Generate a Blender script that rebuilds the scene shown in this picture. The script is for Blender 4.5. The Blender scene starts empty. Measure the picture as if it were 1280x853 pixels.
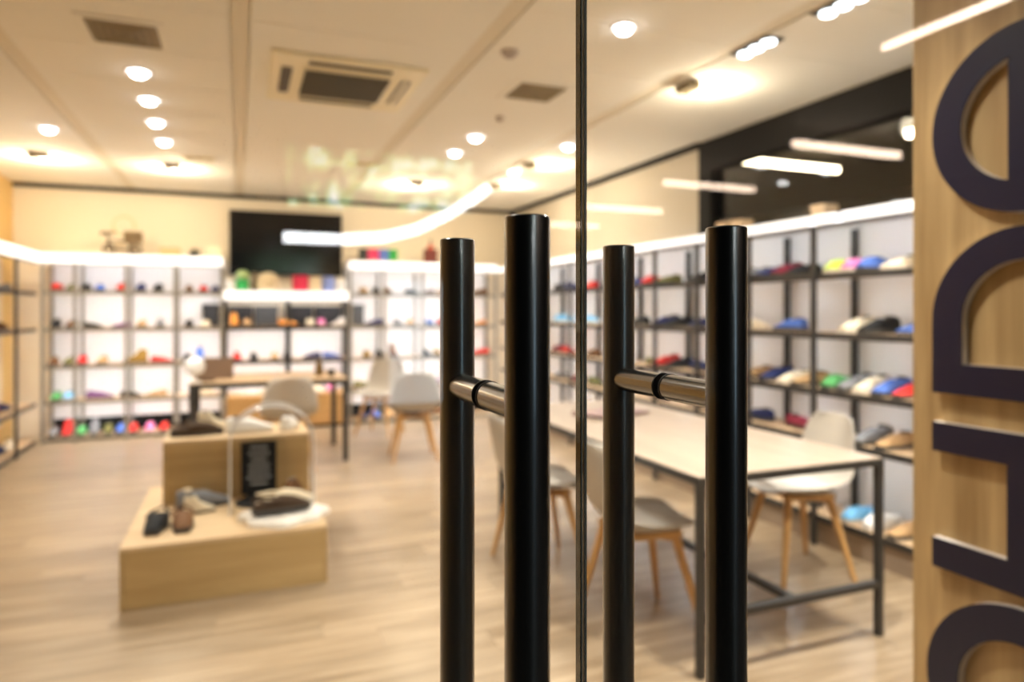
import bpy, bmesh, math, random
from mathutils import Vector, Matrix
random.seed(7)
PI = math.pi
scene = bpy.context.scene
COL = scene.collection

# ------------------------------------------------------------------ camera
YAW = math.atan(340.0 / 853.0)
CAMZ = 1.37
cam_d = bpy.data.cameras.new('camera')
cam_d.sensor_width = 36.0
cam_d.lens = 24.0
cam_d.shift_y = -37.5 / 1280.0
cam_d.clip_start = 0.02
cam_d.dof.use_dof = True
cam_d.dof.focus_distance = 0.63
cam_d.dof.aperture_fstop = 3.1
cam = bpy.data.objects.new('camera', cam_d)
cam.location = (0, 0, CAMZ)
cam.rotation_euler = (PI / 2, 0, -YAW)
COL.objects.link(cam)
scene.camera = cam

# ------------------------------------------------------------------ world, exposure
world = bpy.data.worlds.new('world')
world.use_nodes = True
world.node_tree.nodes['Background'].inputs[0].default_value = (0.9, 0.8, 0.7, 1)
world.node_tree.nodes['Background'].inputs[1].default_value = 0.02
scene.world = world
vs = scene.view_settings
vs.view_transform = 'Standard'
vs.look = 'None'
vs.gamma = 1.0
vs.exposure = 1.7
vs.use_curve_mapping = False
cy = scene.cycles
cy.use_denoising = True
cy.max_bounces = 10
cy.diffuse_bounces = 5
cy.glossy_bounces = 4
cy.transmission_bounces = 8
cy.transparent_max_bounces = 16
cy.sample_clamp_indirect = 6.0
cy.caustics_reflective = False
cy.caustics_refractive = False

WARM = (1.0, 0.84, 0.62)
SOFT = (1.0, 0.95, 0.86)
NEUT = (1.0, 0.97, 0.95)
P_DOWN = 34.0      # watts of each recessed downlight
P_WASH = 7.0       # watts of each wall washer
L_STRIP = 0.38      # radiance of the shelf light boxes
L_LED = 16.0       # radiance of the slim strips below the shelf boards

# ------------------------------------------------------------------ materials
MATS = {}
def new_mat(name):
    m = bpy.data.materials.new(name); m.use_nodes = True
    nt = m.node_tree
    return m, nt, nt.nodes['Principled BSDF']
def mat(name, col, rough=0.5, metal=0.0, coat=0.0, bump=0.0, bscale=60, var=0.0, vscale=6.0, spec=0.5):
    if name in MATS: return MATS[name]
    m, nt, b = new_mat(name)
    b.inputs['Base Color'].default_value = (*col, 1)
    b.inputs['Roughness'].default_value = rough
    b.inputs['Metallic'].default_value = metal
    b.inputs['Specular IOR Level'].default_value = spec
    b.inputs['Coat Weight'].default_value = coat
    b.inputs['Coat Roughness'].default_value = 0.15
    tc = nt.nodes.new('ShaderNodeTexCoord')
    if var > 0:
        n = nt.nodes.new('ShaderNodeTexNoise'); n.inputs['Scale'].default_value = vscale; n.inputs['Detail'].default_value = 4
        nt.links.new(tc.outputs['Object'], n.inputs['Vector'])
        mx = nt.nodes.new('ShaderNodeMix'); mx.data_type = 'RGBA'
        mx.inputs['A'].default_value = (*[c * (1 - var) for c in col], 1)
        mx.inputs['B'].default_value = (*[min(1, c * (1 + var)) for c in col], 1)
        nt.links.new(n.outputs['Fac'], mx.inputs['Factor']); nt.links.new(mx.outputs['Result'], b.inputs['Base Color'])
    if bump > 0:
        n2 = nt.nodes.new('ShaderNodeTexNoise'); n2.inputs['Scale'].default_value = bscale; n2.inputs['Detail'].default_value = 3
        nt.links.new(tc.outputs['Object'], n2.inputs['Vector'])
        bp = nt.nodes.new('ShaderNodeBump'); bp.inputs['Strength'].default_value = bump; bp.inputs['Distance'].default_value = 0.01
        nt.links.new(n2.outputs['Fac'], bp.inputs['Height']); nt.links.new(bp.outputs['Normal'], b.inputs['Normal'])
    MATS[name] = m
    return m
def emit(name, col, strength):
    if name in MATS: return MATS[name]
    m, nt, b = new_mat(name)
    b.inputs['Base Color'].default_value = (*[0.8 * c for c in col], 1)
    b.inputs['Emission Color'].default_value = (*col, 1)
    b.inputs['Emission Strength'].default_value = strength
    MATS[name] = m
    return m
def wood(name, dark, light, axis=0, scale=1.0, rough=0.45, rand=0.0, stretch=14.0):
    """stretched-noise grain along the given object axis; rand adds a per-object tone"""
    if name in MATS: return MATS[name]
    m, nt, b = new_mat(name)
    tc = nt.nodes.new('ShaderNodeTexCoord')
    oi = nt.nodes.new('ShaderNodeObjectInfo')
    mp = nt.nodes.new('ShaderNodeMapping')
    s = [stretch * scale] * 3; s[axis] = 0.9 * scale
    mp.inputs['Scale'].default_value = s
    nt.links.new(tc.outputs['Object'], mp.inputs['Vector'])
    ofs = nt.nodes.new('ShaderNodeVectorMath'); ofs.operation = 'SCALE'
    ofs.inputs[0].default_value = (37.0, 53.0, 19.0)
    nt.links.new(oi.outputs['Random'], ofs.inputs['Scale'])
    nt.links.new(ofs.outputs['Vector'], mp.inputs['Location'])
    n = nt.nodes.new('ShaderNodeTexNoise'); n.inputs['Scale'].default_value = 1.0
    n.inputs['Detail'].default_value = 6; n.inputs['Roughness'].default_value = 0.6; n.inputs['Distortion'].default_value = 0.4
    nt.links.new(mp.outputs['Vector'], n.inputs['Vector'])
    rp = nt.nodes.new('ShaderNodeValToRGB')
    rp.color_ramp.elements[0].position = 0.32; rp.color_ramp.elements[0].color = (*dark, 1)
    rp.color_ramp.elements[1].position = 0.68; rp.color_ramp.elements[1].color = (*light, 1)
    nt.links.new(n.outputs['Fac'], rp.inputs['Fac'])
    hs = nt.nodes.new('ShaderNodeHueSaturation')
    mr = nt.nodes.new('ShaderNodeMapRange')
    mr.inputs['To Min'].default_value = 1 - rand; mr.inputs['To Max'].default_value = 1 + rand
    nt.links.new(oi.outputs['Random'], mr.inputs['Value']); nt.links.new(mr.outputs['Result'], hs.inputs['Value'])
    nt.links.new(rp.outputs['Color'], hs.inputs['Color'])
    nt.links.new(hs.outputs['Color'], b.inputs['Base Color'])
    b.inputs['Roughness'].default_value = rough
    bp = nt.nodes.new('ShaderNodeBump'); bp.inputs['Strength'].default_value = 0.08; bp.inputs['Distance'].default_value = 0.004
    nt.links.new(n.outputs['Fac'], bp.inputs['Height']); nt.links.new(bp.outputs['Normal'], b.inputs['Normal'])
    MATS[name] = m
    return m
def thin_glass(name, tint=(1, 1, 1), dust=0.0, rough=0.0, haze=0.0):
    """clear pane: Fresnel reflection on each face over straight transmission"""
    m, nt, b = new_mat(name)
    nt.nodes.remove(b)
    out = nt.nodes['Material Output']
    tr = nt.nodes.new('ShaderNodeBsdfTransparent'); tr.inputs[0].default_value = (*tint, 1)
    gl = nt.nodes.new('ShaderNodeBsdfGlossy'); gl.inputs['Roughness'].default_value = rough
    geo = nt.nodes.new('ShaderNodeNewGeometry')
    ior = nt.nodes.new('ShaderNodeMapRange')
    ior.inputs['To Min'].default_value = 1.5; ior.inputs['To Max'].default_value = 1 / 1.5
    nt.links.new(geo.outputs['Backfacing'], ior.inputs['Value'])
    fr = nt.nodes.new('ShaderNodeFresnel')
    nt.links.new(ior.outputs['Result'], fr.inputs['IOR'])
    mx = nt.nodes.new('ShaderNodeMixShader')
    nt.links.new(fr.outputs[0], mx.inputs[0]); nt.links.new(tr.outputs[0], mx.inputs[1]); nt.links.new(gl.outputs[0], mx.inputs[2])
    last = mx
    if haze > 0:
        dh = nt.nodes.new('ShaderNodeBsdfDiffuse'); dh.inputs[0].default_value = (0.85, 0.84, 0.83, 1)
        mh = nt.nodes.new('ShaderNodeMixShader'); mh.inputs[0].default_value = haze
        nt.links.new(mx.outputs[0], mh.inputs[1]); nt.links.new(dh.outputs[0], mh.inputs[2]); last = mh
    if dust > 0:
        tc = nt.nodes.new('ShaderNodeTexCoord')
        n = nt.nodes.new('ShaderNodeTexVoronoi'); n.inputs['Scale'].default_value = 260
        nt.links.new(tc.outputs['Object'], n.inputs['Vector'])
        n2 = nt.nodes.new('ShaderNodeTexNoise'); n2.inputs['Scale'].default_value = 9
        nt.links.new(tc.outputs['Object'], n2.inputs['Vector'])
        r1 = nt.nodes.new('ShaderNodeMapRange'); r1.inputs['From Min'].default_value = 0.10; r1.inputs['From Max'].default_value = 0.04
        r1.inputs['To Max'].default_value = dust
        nt.links.new(n.outputs['Distance'], r1.inputs['Value'])
        r2 = nt.nodes.new('ShaderNodeMapRange'); r2.inputs['From Min'].default_value = 0.5; r2.inputs['From Max'].default_value = 0.7
        nt.links.new(n2.outputs['Fac'], r2.inputs['Value'])
        mu = nt.nodes.new('ShaderNodeMath'); mu.operation = 'MULTIPLY'
        nt.links.new(r1.outputs['Result'], mu.inputs[0]); nt.links.new(r2.outputs['Result'], mu.inputs[1])
        df = nt.nodes.new('ShaderNodeBsdfDiffuse'); df.inputs[0].default_value = (0.7, 0.68, 0.65, 1)
        m2 = nt.nodes.new('ShaderNodeMixShader')
        nt.links.new(mu.outputs[0], m2.inputs[0]); nt.links.new(mx.outputs[0], m2.inputs[1]); nt.links.new(df.outputs[0], m2.inputs[2])
        last = m2
    nt.links.new(last.outputs[0], out.inputs['Surface'])
    MATS[name] = m
    return m

M_CEIL = mat('ceiling_paint', (0.87, 0.85, 0.79), 0.85, bump=0.03, bscale=200)
M_RAIL = mat('ceiling_rail', (0.76, 0.70, 0.58), 0.7)
M_WALL = mat('cream_paint', (0.82, 0.73, 0.58), 0.8, bump=0.03, bscale=150)
M_WALLR = mat('beige_board', (0.56, 0.50, 0.40), 0.7, bump=0.02, bscale=120)
M_OCHRE = mat('ochre_paint', (0.74, 0.50, 0.20), 0.8)
M_BLACK = mat('black_trim', (0.006, 0.0055, 0.0055), 0.7, spec=0.2)
M_STEEL = mat('dark_steel', (0.030, 0.028, 0.027), 0.42)
M_GREYST = mat('grey_steel', (0.30, 0.285, 0.255), 0.45)
M_WHITE = mat('white_laminate', (0.86, 0.86, 0.87), 0.55)
M_PLASTIC = mat('chair_shell', (0.46, 0.42, 0.37), 0.42)
M_PAD = mat('chair_pad', (0.54, 0.50, 0.45), 0.75, bump=0.05, bscale=300)
M_BEECH = wood('beech_leg', (0.50, 0.27, 0.09), (0.66, 0.39, 0.15), axis=2, rough=0.4)
M_PLANK = wood('laminate_plank', (0.225, 0.155, 0.090), (0.435, 0.327, 0.216), axis=0, scale=1.6, rough=0.30, rand=0.13)
M_SUB = mat('underlay', (0.10, 0.07, 0.05), 0.9)
M_TOP = wood('table_beech', (0.295, 0.226, 0.170), (0.39, 0.305, 0.232), axis=1, rough=0.42)
M_DESK = wood('desk_oak', (0.48, 0.32, 0.18), (0.62, 0.44, 0.27), axis=0, rough=0.45)
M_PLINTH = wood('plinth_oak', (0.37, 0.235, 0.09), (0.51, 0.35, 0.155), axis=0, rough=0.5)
M_CAB = wood('cabinet_oak', (0.52, 0.30, 0.11), (0.66, 0.41, 0.18), axis=0, rough=0.45)
M_PANEL = wood('panel_oak', (0.35, 0.215, 0.088), (0.59, 0.41, 0.195), axis=2, rough=0.5, stretch=16)
M_NAVY = mat('letter_navy', (0.014, 0.012, 0.036), 0.42, spec=0.35)
M_LEDGE = mat('letter_edge', (0.70, 0.66, 0.62), 0.4)
M_STRIP = emit('strip_light', (1.0, 0.98, 1.0), L_STRIP)
M_LED2 = emit('led_tape_soft', (0.86, 0.93, 1.0), 5.0)
M_LED3 = emit('led_tape_top', (0.97, 0.97, 1.0), 6.0)
M_LED = emit('led_tape', (0.97, 0.97, 1.0), L_LED)
M_PUCK = emit('puck_lens', (0.86, 0.93, 1.0), 22.0)
M_LENS = emit('downlight_lens', (1.0, 0.97, 0.96), 5.0)
M_LENSW = emit('washer_lens', (1.0, 0.85, 0.60), 5.0)
M_GRILLE = mat('vent_grille', (0.20, 0.155, 0.085), 0.6)
M_GRILLED = mat('cassette_grille', (0.085, 0.065, 0.035), 0.6)
M_IVORY = mat('ivory_plastic', (0.88, 0.80, 0.58), 0.45)
M_SCREEN = mat('tv_screen', (0.005, 0.005, 0.006), 0.12, spec=0.35)
M_BAR = mat('satin_black_bar', (0.013, 0.013, 0.0135), 0.30, spec=0.8, coat=1.0, bump=0.015, bscale=900)
M_NICKEL = mat('dark_nickel', (0.27, 0.26, 0.25), 0.22, metal=1.0)
M_RUBBER = mat('gasket_rubber', (0.008, 0.008, 0.008), 0.6)
M_PANE = thin_glass('door_glass', (0.985, 0.995, 0.985), dust=0.35)
M_PANE2 = thin_glass('window_glass', (0.97, 0.98, 0.97))
M_ACRYL = thin_glass('clear_acrylic', (0.93, 0.92, 0.91), rough=0.08, haze=0.10)
M_GEDGE = mat('glass_edge', (0.004, 0.010, 0.007), 0.05, spec=0.6)
M_GLINT = mat('glass_glint', (0.55, 0.56, 0.52), 0.25)  # pale colour paints the bright reflected lines along the glass corners
M_MALLC = mat('mall_ceiling', (0.050, 0.036, 0.022), 0.7)
M_MALLW = mat('mall_wall', (0.045, 0.038, 0.032), 0.6)
M_MALLF = mat('mall_floor', (0.09, 0.085, 0.08), 0.5)
M_FLEECE = mat('fleece', (0.82, 0.78, 0.72), 0.95, bump=0.5, bscale=90)

# ------------------------------------------------------------------ mesh helpers
class MB:
    def __init__(s): s.bm = bmesh.new()
    def box(s, x0, x1, y0, y1, z0, z1, bev=0.0):
        v = [s.bm.verts.new(p) for p in ((x0,y0,z0),(x1,y0,z0),(x1,y1,z0),(x0,y1,z0),(x0,y0,z1),(x1,y0,z1),(x1,y1,z1),(x0,y1,z1))]
        fs = [s.bm.faces.new([v[i] for i in f]) for f in ((0,3,2,1),(4,5,6,7),(0,1,5,4),(1,2,6,5),(2,3,7,6),(3,0,4,7))]
        if bev > 0:
            es = list({e for f in fs for e in f.edges})
            bmesh.ops.bevel(s.bm, geom=es, offset=bev, segments=2, affect='EDGES', profile=0.5)
        return s
    def cyl(s, p0, p1, r0, r1=None, n=16, caps=True):
        r1 = r0 if r1 is None else r1
        p0 = Vector(p0); p1 = Vector(p1); d = (p1 - p0).normalized()
        u = d.orthogonal().normalized(); w = d.cross(u)
        A = []; B = []
        for i in range(n):
            t = 2 * PI * i / n; o = u * math.cos(t) + w * math.sin(t)
            A.append(s.bm.verts.new(p0 + o * r0)); B.append(s.bm.verts.new(p1 + o * r1))
        for i in range(n):
            j = (i + 1) % n; s.bm.faces.new((A[i], A[j], B[j], B[i]))
        if caps:
            s.bm.faces.new(A[::-1]); s.bm.faces.new(B)
        return s
    def lathe(s, prof, n=20, c=(0, 0, 0)):
        rings = []
        for r, z in prof:
            rings.append([s.bm.verts.new((c[0] + max(r, 1e-5) * math.cos(2*PI*i/n), c[1] + max(r, 1e-5) * math.sin(2*PI*i/n), c[2] + z)) for i in range(n)])
        for a, b in zip(rings, rings[1:]):
            for i in range(n):
                j = (i + 1) % n; s.bm.faces.new((a[i], a[j], b[j], b[i]))
        s.bm.faces.new(rings[0][::-1]); s.bm.faces.new(rings[-1])
        return s
    def tube(s, pts, r, n=8, closed=False):
        pts = [Vector(p) for p in pts]; rings = []
        N = len(pts)
        for k, p in enumerate(pts):
            a = pts[(k - 1) % N] if (closed or k > 0) else p
            b = pts[(k + 1) % N] if (closed or k < N - 1) else p
            d = (b - a).normalized()
            ref = Vector((0, 0, 1)) if abs(d.z) < 0.95 else Vector((1, 0, 0))
            u = d.cross(ref).normalized(); w = u.cross(d)
            rings.append([s.bm.verts.new(p + (u * math.cos(2*PI*i/n) + w * math.sin(2*PI*i/n)) * r) for i in range(n)])
        prs = list(zip(rings, rings[1:])) + ([(rings[-1], rings[0])] if closed else [])
        for a, b in prs:
            for i in range(n):
                j = (i + 1) % n; s.bm.faces.new((a[i], a[j], b[j], b[i]))
        if not closed:
            s.bm.faces.new(rings[0][::-1]); s.bm.faces.new(rings[-1])
        return s
    def grid(s, rows, closed_u=False):
        V = [[s.bm.verts.new(p) for p in r] for r in rows]
        for a, b in zip(V, V[1:]):
            n = len(a)
            for i in range(n if closed_u else n - 1):
                j = (i + 1) % n; s.bm.faces.new((a[i], a[j], b[j], b[i]))
        return V
    def mesh(s, name, smooth=False):
        bmesh.ops.recalc_face_normals(s.bm, faces=s.bm.faces[:])
        me = bpy.data.meshes.new(name); s.bm.to_mesh(me); s.bm.free()
        if smooth:
            for p in me.polygons: p.use_smooth = True
            try: me.set_sharp_from_angle(angle=math.radians(40))
            except Exception: pass
        return me
    def build(s, name, m, parent=None, smooth=False):
        me = s.mesh(name, smooth)
        if m: me.materials.append(m)
        return link(name, me, parent)
def link(name, me, parent=None, loc=None, rotz=0.0):
    o = bpy.data.objects.new(name, me); COL.objects.link(o)
    if parent: o.parent = parent
    if loc is not None: o.location = loc
    if rotz: o.rotation_euler = (0, 0, rotz)
    return o
def tag(o, label=None, cat=None, group=None, kind=None):
    if label: o['label'] = label
    if cat: o['category'] = cat
    if group: o['group'] = group
    if kind: o['kind'] = kind
    return o
def thing(name, label, cat, loc=(0, 0, 0), rotz=0.0, group=None, kind=None):
    o = link(name, None, None, loc, rotz)
    o.empty_display_size = 0.1
    return tag(o, label, cat, group, kind)
def copy_tree(o, parent=None):
    c = o.copy(); COL.objects.link(c)
    c.parent = parent
    for ch in list(o.children): copy_tree(ch, c)
    return c
ORD = ['first','second','third','fourth','fifth','sixth','seventh','eighth','ninth','tenth','eleventh','twelfth','thirteenth','fourteenth','fifteenth','sixteenth','seventeenth','eighteenth','nineteenth','twentieth']

XL, XR, YB, ZC = -2.25, 3.50, 8.74, 2.75
YG = 0.571                                     # plane of the glass doors

# ================================================================== STRUCTURE
# floor with separate planks laid along X
fl = tag(MB().box(XL, XR, 0.45, YB, -0.05, -0.012).build('floor', M_SUB), 'light beech laminate plank floor of the shop', 'floor', kind='structure')
PW, PL = 0.195, 1.29
plank_me = {}
def plank(x0, x1, y0, y1):
    k = (round(x1 - x0, 3), round(y1 - y0, 3))
    if k not in plank_me:
        lx, ly = k
        me = MB().box(-lx/2 + .0008, lx/2 - .0008, -ly/2 + .0008, ly/2 - .0008, -0.012, 0.0).mesh('plank')
        me.materials.append(M_PLANK); plank_me[k] = me
    link('plank', plank_me[k], fl, ((x0 + x1)/2, (y0 + y1)/2, 0))
y = 0.62; row = 0
while y < YB - 0.02:
    y1 = min(y + PW, YB)
    x = XL - [0.0, 0.43, 0.86, 0.21, 0.64, 1.07][row % 6]
    while x < XR - 0.01:
        a, b = max(x, XL), min(x + PL, XR)
        if b - a > 0.02: plank(round(a, 3), round(b, 3), round(y, 3), round(y1, 3))
        x += PL
    y = y1; row += 1

# ceiling: boards between wide rails
ce = tag(MB().box(XL, XR, 0.45, YB, ZC + 0.03, ZC + 0.12).build('ceiling', M_CEIL), 'warm white panelled shop ceiling with long flat rails', 'ceiling', kind='structure')
rails = [-1.13, 0.0, 1.17, 2.40]
edges = [XL] + rails + [XR]
pan_me = {}
ys = [0.46 + 0.6 * i for i in range(14)] + [YB]
for i in range(5):
    x0 = edges[i] + (0.045 if i > 0 else 0.0); x1 = edges[i + 1] - (0.045 if i < 4 else 0.0)
    for ya, yb in zip(ys, ys[1:]):
        k = (i, round(yb - ya, 3))
        if k not in pan_me:
            me = MB().box(-(x1-x0)/2 + .003, (x1-x0)/2 - .003, -(yb-ya)/2 + .0025, (yb-ya)/2 - .0025, 0, 0.028).mesh('ceiling_panel')
            me.materials.append(M_CEIL); pan_me[k] = me
        link('ceiling_panel', pan_me[k], ce, ((x0+x1)/2, (ya+yb)/2, ZC))
for rx in rails:
    MB().box(rx - 0.042, rx + 0.042, 0.46, YB, ZC + 0.006, ZC + 0.028).build('ceiling_rail', M_RAIL, ce)

wb = tag(MB().box(XL - 0.1, XR + 0.1, YB, YB + 0.1, -0.05, ZC + 0.1).build('wall_back', M_WALL), 'cream painted back wall above the shelving', 'wall', kind='structure')
wl = tag(MB().box(XL - 0.1, XL, 0.45, YB, -0.05, ZC + 0.1).build('wall_left', M_OCHRE), 'ochre painted left wall behind the shelving', 'wall', kind='structure')
# right wall: solid beyond Y=4.61, a glazed opening nearer
wr = MB()
wr.box(XR, XR + 0.1, 4.61, YB, -0.05, ZC + 0.1)
wr.box(XR, XR + 0.1, 0.45, 4.61, -0.05, 1.90)
wr.box(XR, XR + 0.1, 0.45, 4.61, 2.735, ZC + 0.1)
wr = tag(wr.build('wall_right', M_WALLR), 'beige right wall with a high glazed opening', 'wall', kind='structure')
wd = thing('window_1', 'high dark framed glazing above the right wall shelving', 'window', (XR + 0.05, 2.6, 1.9), kind='structure')
wx0, wx1 = -0.075, 0.03
MB().box(wx0, wx1, 1.86, 2.01, 0.0, 0.835).build('window_frame', M_BLACK, wd)
MB().box(wx0, wx1, -2.1, 1.86, 0.60, 0.835).build('window_header', M_BLACK, wd)
MB().box(wx0, wx1, -2.1, 1.86, 0.0, 0.045).build('window_sill', M_BLACK, wd)
MB().box(wx0, wx1, -0.05, 0.0, 0.045, 0.60).build('window_mullion', M_BLACK, wd)
MB().box(-0.004, 0.004, 0.0, 1.86, 0.045, 0.60).build('pane', M_PANE2, wd)
MB().box(-0.004, 0.004, -2.1, -0.05, 0.045, 0.60).build('pane', M_PANE2, wd)
tag(MB().box(XL, XR - 0.03, YB - 0.03, YB, ZC - 0.045, ZC - 0.002).build('trim_1', M_BLACK), 'thin black trim under the ceiling of the back wall', 'trim', kind='structure')
tag(MB().box(XR - 0.03, XR, 4.61, YB - 0.03, ZC - 0.05, ZC - 0.002).build('trim_2', M_BLACK), 'thin black trim under the ceiling of the right wall', 'trim', kind='structure')
tag(MB().box(XR - 0.06, XR, YB - 0.09, YB - 0.03, 1.95, ZC - 0.05).build('trim_3', M_BLACK), 'black corner post between back wall and right wall', 'trim', kind='structure')

# oak clad pillar carrying the big letters
PX = 1.70
pil = tag(MB().box(PX, 2.35, 0.62, 1.321, 0.0, ZC - 0.001, 0.002).build('wall_pillar', M_PANEL), 'oak clad pillar behind the glass carrying navy letters', 'wall', kind='structure')

# ------------------------------------------------------------------ shopfront: two glass doors with pull handles, side lights, header
HX = (0.2045, 0.392)
def bar(x, y, name, parent, wdir):
    """one vertical pull bar with its two standoffs and gaskets; wdir = direction towards the glass"""
    r = 0.0175; z0, z1 = 0.26, CAMZ + 0.0725; e = 0.0012
    b = MB().lathe([(r - e, z0), (r, z0 + e), (r, z1 - e), (r - e, z1)], 48, (x, y, 0)).build(name, M_BAR, parent, True)
    yg = YG - wdir * 0.005
    for zz in (CAMZ - 0.075, z0 + 0.147):
        MB().cyl((x, y + wdir * 0.010, zz), (x, yg - wdir * 0.0024, zz), 0.0128, n=40).build('standoff', M_NICKEL, b, True)
        g = MB()
        g.cyl((x, yg - wdir * 0.0024, zz), (x, yg - wdir * 0.0014, zz), 0.0118, n=40)
        g.cyl((x, yg - wdir * 0.0014, zz), (x, yg, zz), 0.0134, n=40)
        g.build('gasket', M_RUBBER, b, True)
    return b
def glass_leaf(name, label, x0, x1, cat, hx=None):
    d = thing(name, label, cat, ((x0 + x1)/2, YG, 0), kind='structure')
    def loc(o):
        o.matrix_parent_inverse = Matrix.Translation((-(x0 + x1)/2, -YG, 0)); return o
    t = 0.005
    z0, z1 = 0.012, 2.60
    p = loc(MB().box(x0 + .0016, x1 - .0016, YG - t, YG + t, z0, z1).build('pane', M_PANE, d))
    MB().box(x0, x0 + .0014, YG - t, YG + t, z0, z1, 0.0003).build('polished_edge', M_GEDGE, p)
    MB().box(x1 - .0014, x1, YG - t, YG + t, z0, z1, 0.0003).build('polished_edge', M_GEDGE, p)
    for xe in (x0 - .0003, x1 - .0003):
        for yq in (YG - t - .0004, YG + t - .0008):
            MB().box(xe, xe + .0006, yq, yq + .0012, z0, z1).build('arris_glint', M_GLINT, p)
    loc(MB().box(x0, x1, YG - 0.014, YG + 0.014, 2.601, 2.66, 0.002).build('top_rail', M_STEEL, d))
    if hx:
        loc(bar(hx, 0.4815, 'pull_bar', d, 1))
        loc(bar(hx, 0.6625, 'pull_bar', d, -1))
    return d
glass_leaf('door_1', 'frameless glass door leaf with black pull bars, left one', -0.62, 0.2955, 'door', HX[0])
glass_leaf('door_2', 'frameless glass door leaf with black pull bars, right one', 0.2995, 1.215, 'door', HX[1])
glass_leaf('window_2', 'fixed glass side light left of the doors', XL, -0.626, 'window')
glass_leaf('window_3', 'fixed glass side light right of the doors', 1.221, XR, 'window')
tag(MB().box(XL - 0.1, XR + 0.1, 0.42, 0.61, 2.665, ZC + 0.3).build('wall_front', M_STEEL), 'dark header beam above the glass shopfront', 'wall', kind='structure')

# ------------------------------------------------------------------ the mall outside: corridor behind the camera and bay beyond the right wall
tag(MB().box(-9, 10, -13, 0.448, -0.05, 0.0).box(3.61, 10, 0.452, 12, -0.05, 0).build('floor_corridor', M_MALLF), 'grey stone mall floor outside the shop', 'floor', kind='structure')
tag(MB().box(-9, 10, -13, 0.41, 3.36, 3.46).box(3.62, 10, 0.41, 12, 3.36, 3.46).build('ceiling_corridor', M_MALLC), 'dark brown mall ceiling seen through the high glazing', 'ceiling', kind='structure')
tag(MB().box(-9, 10, -13.1, -13, -0.05, 3.46).build('wall_corridor', M_MALLW), 'dark wall at the far end of the mall corridor', 'wall', kind='structure')
tag(MB().box(10, 10.1, -13, 12, -0.05, 3.46).build('wall_mall', M_MALLW), 'dark mall wall beyond the high glazing', 'wall', kind='structure')
tag(MB().box(-9.1, -9, -13, 0.42, -0.05, 3.46).build('wall_corridor_end', M_MALLW), 'dark wall closing the mall corridor on the left', 'wall', kind='structure')
M_TUBE = emit('linear_lamp', (1.0, 0.74, 0.56), 6.0)
M_TUBE2 = emit('linear_lamp_near', (1.0, 0.80, 0.52), 5.0)
def linear_lamp(p0, p1, m, label, rad=0.042):
    p0 = Vector(p0); p1 = Vector(p1)
    t = thing('linear_lamp', label, 'lamp', (p0 + p1)/2, group='linear lamps under the mall ceiling')
    q0 = p0 - (p0+p1)/2; q1 = p1 - (p0+p1)/2
    MB().cyl(q0, q1, rad, n=12).build('diffuser', m, t, True)
    up = Vector((0, 0, 0.05))
    lo = Vector((min(q0.x, q1.x), min(q0.y, q1.y), 0)); hi = Vector((max(q0.x, q1.x), max(q0.y, q1.y), 0))
    MB().box(lo.x - .03, hi.x + .03, lo.y - .03, hi.y + .03, 0.045, 0.10).build('housing', M_STEEL, t)
    for q in (q0 * 0.8, q1 * 0.8):
        MB().cyl(q + Vector((0, 0, .1)), (q.x, q.y, 3.36 - p0.z), 0.004, n=6).build('hanger', M_STEEL, t)
for i, yy in enumerate((-4.64, -7.08, -9.5, -11.9)):
    linear_lamp((5.62, yy, 3.2), (7.2, yy, 3.2), M_TUBE, 'warm linear lamp mirrored in the door glass, %s nearest the camera' % ORD[i])
linear_lamp((5.6, 6.66, 3.2), (7.2, 6.66, 3.2), M_TUBE2, 'bright linear lamp seen through the high glazing')
linear_lamp((4.15, -2.30, 3.2), (4.15, -1.2, 3.2), M_TUBE, 'lengthwise linear lamp mirrored across the top right corner', 0.024)
# lit shop window and made-up glowing panel across the corridor (mirrored in the door glass)
YS = 1.142 - 7.1
sw = thing('shop_window', 'cool lit shop window across the mall corridor', 'shop window', (1.5, YS - 0.3, 0))
MB().box(0.0, 0.9, -0.02, 0.0, 0.35, 1.70).build('pane', emit('cool_window', (0.55, 0.80, 1.0), 0.85), sw)
for a in ((-0.08, 0.0, 0, 1.78), (0.9, 0.98, 0, 1.78), (0.0, 0.9, 1.70, 1.78), (0.0, 0.9, 0.0, 0.35)):
    MB().box(a[0], a[1], -0.06, 0.04, a[2], a[3]).build('frame', M_STEEL, sw)
mm, nt, b = new_mat('reflection_glow')
tc = nt.nodes.new('ShaderNodeTexCoord'); n = nt.nodes.new('ShaderNodeTexNoise'); n.inputs['Scale'].default_value = 5; n.inputs['Detail'].default_value = 4
nt.links.new(tc.outputs['Object'], n.inputs['Vector'])
rp = nt.nodes.new('ShaderNodeValToRGB')
els = rp.color_ramp.elements
els[0].position = 0.46; els[0].color = (0.01, 0.01, 0.01, 1); els[1].position = 0.75; els[1].color = (0.9, 0.9, 1, 1)
e = els.new(0.54); e.color = (0.20, 0.42, 0.12, 1); e = els.new(0.62); e.color = (0.35, 0.62, 0.6, 1)
nt.links.new(n.outputs['Fac'], rp.inputs['Fac']); nt.links.new(rp.outputs['Color'], b.inputs['Emission Color'])
b.inputs['Emission Strength'].default_value = 3.0; b.inputs['Base Color'].default_value = (0.1, 0.1, 0.1, 1)
ds = thing('reflection_panel', 'made-up glowing mottled green and white panel mirrored in the glass', 'sign', (1.45, YS - 0.25, 2.45))  # added panel, its glow makes the patchy green reflection in the door glass
MB().box(-1.0, 1.0, -0.03, 0.0, 0.0, 0.62).build('print', mm, ds)
MB().box(-1.03, 1.03, -0.1, -0.031, -0.03, 0.65).build('casing', M_STEEL, ds)
for sx in (-0.8, 0.8): MB().cyl((sx, -0.06, 0.65), (sx, -0.06, 0.91), 0.006, n=6).build('hanger', M_STEEL, ds)
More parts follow.
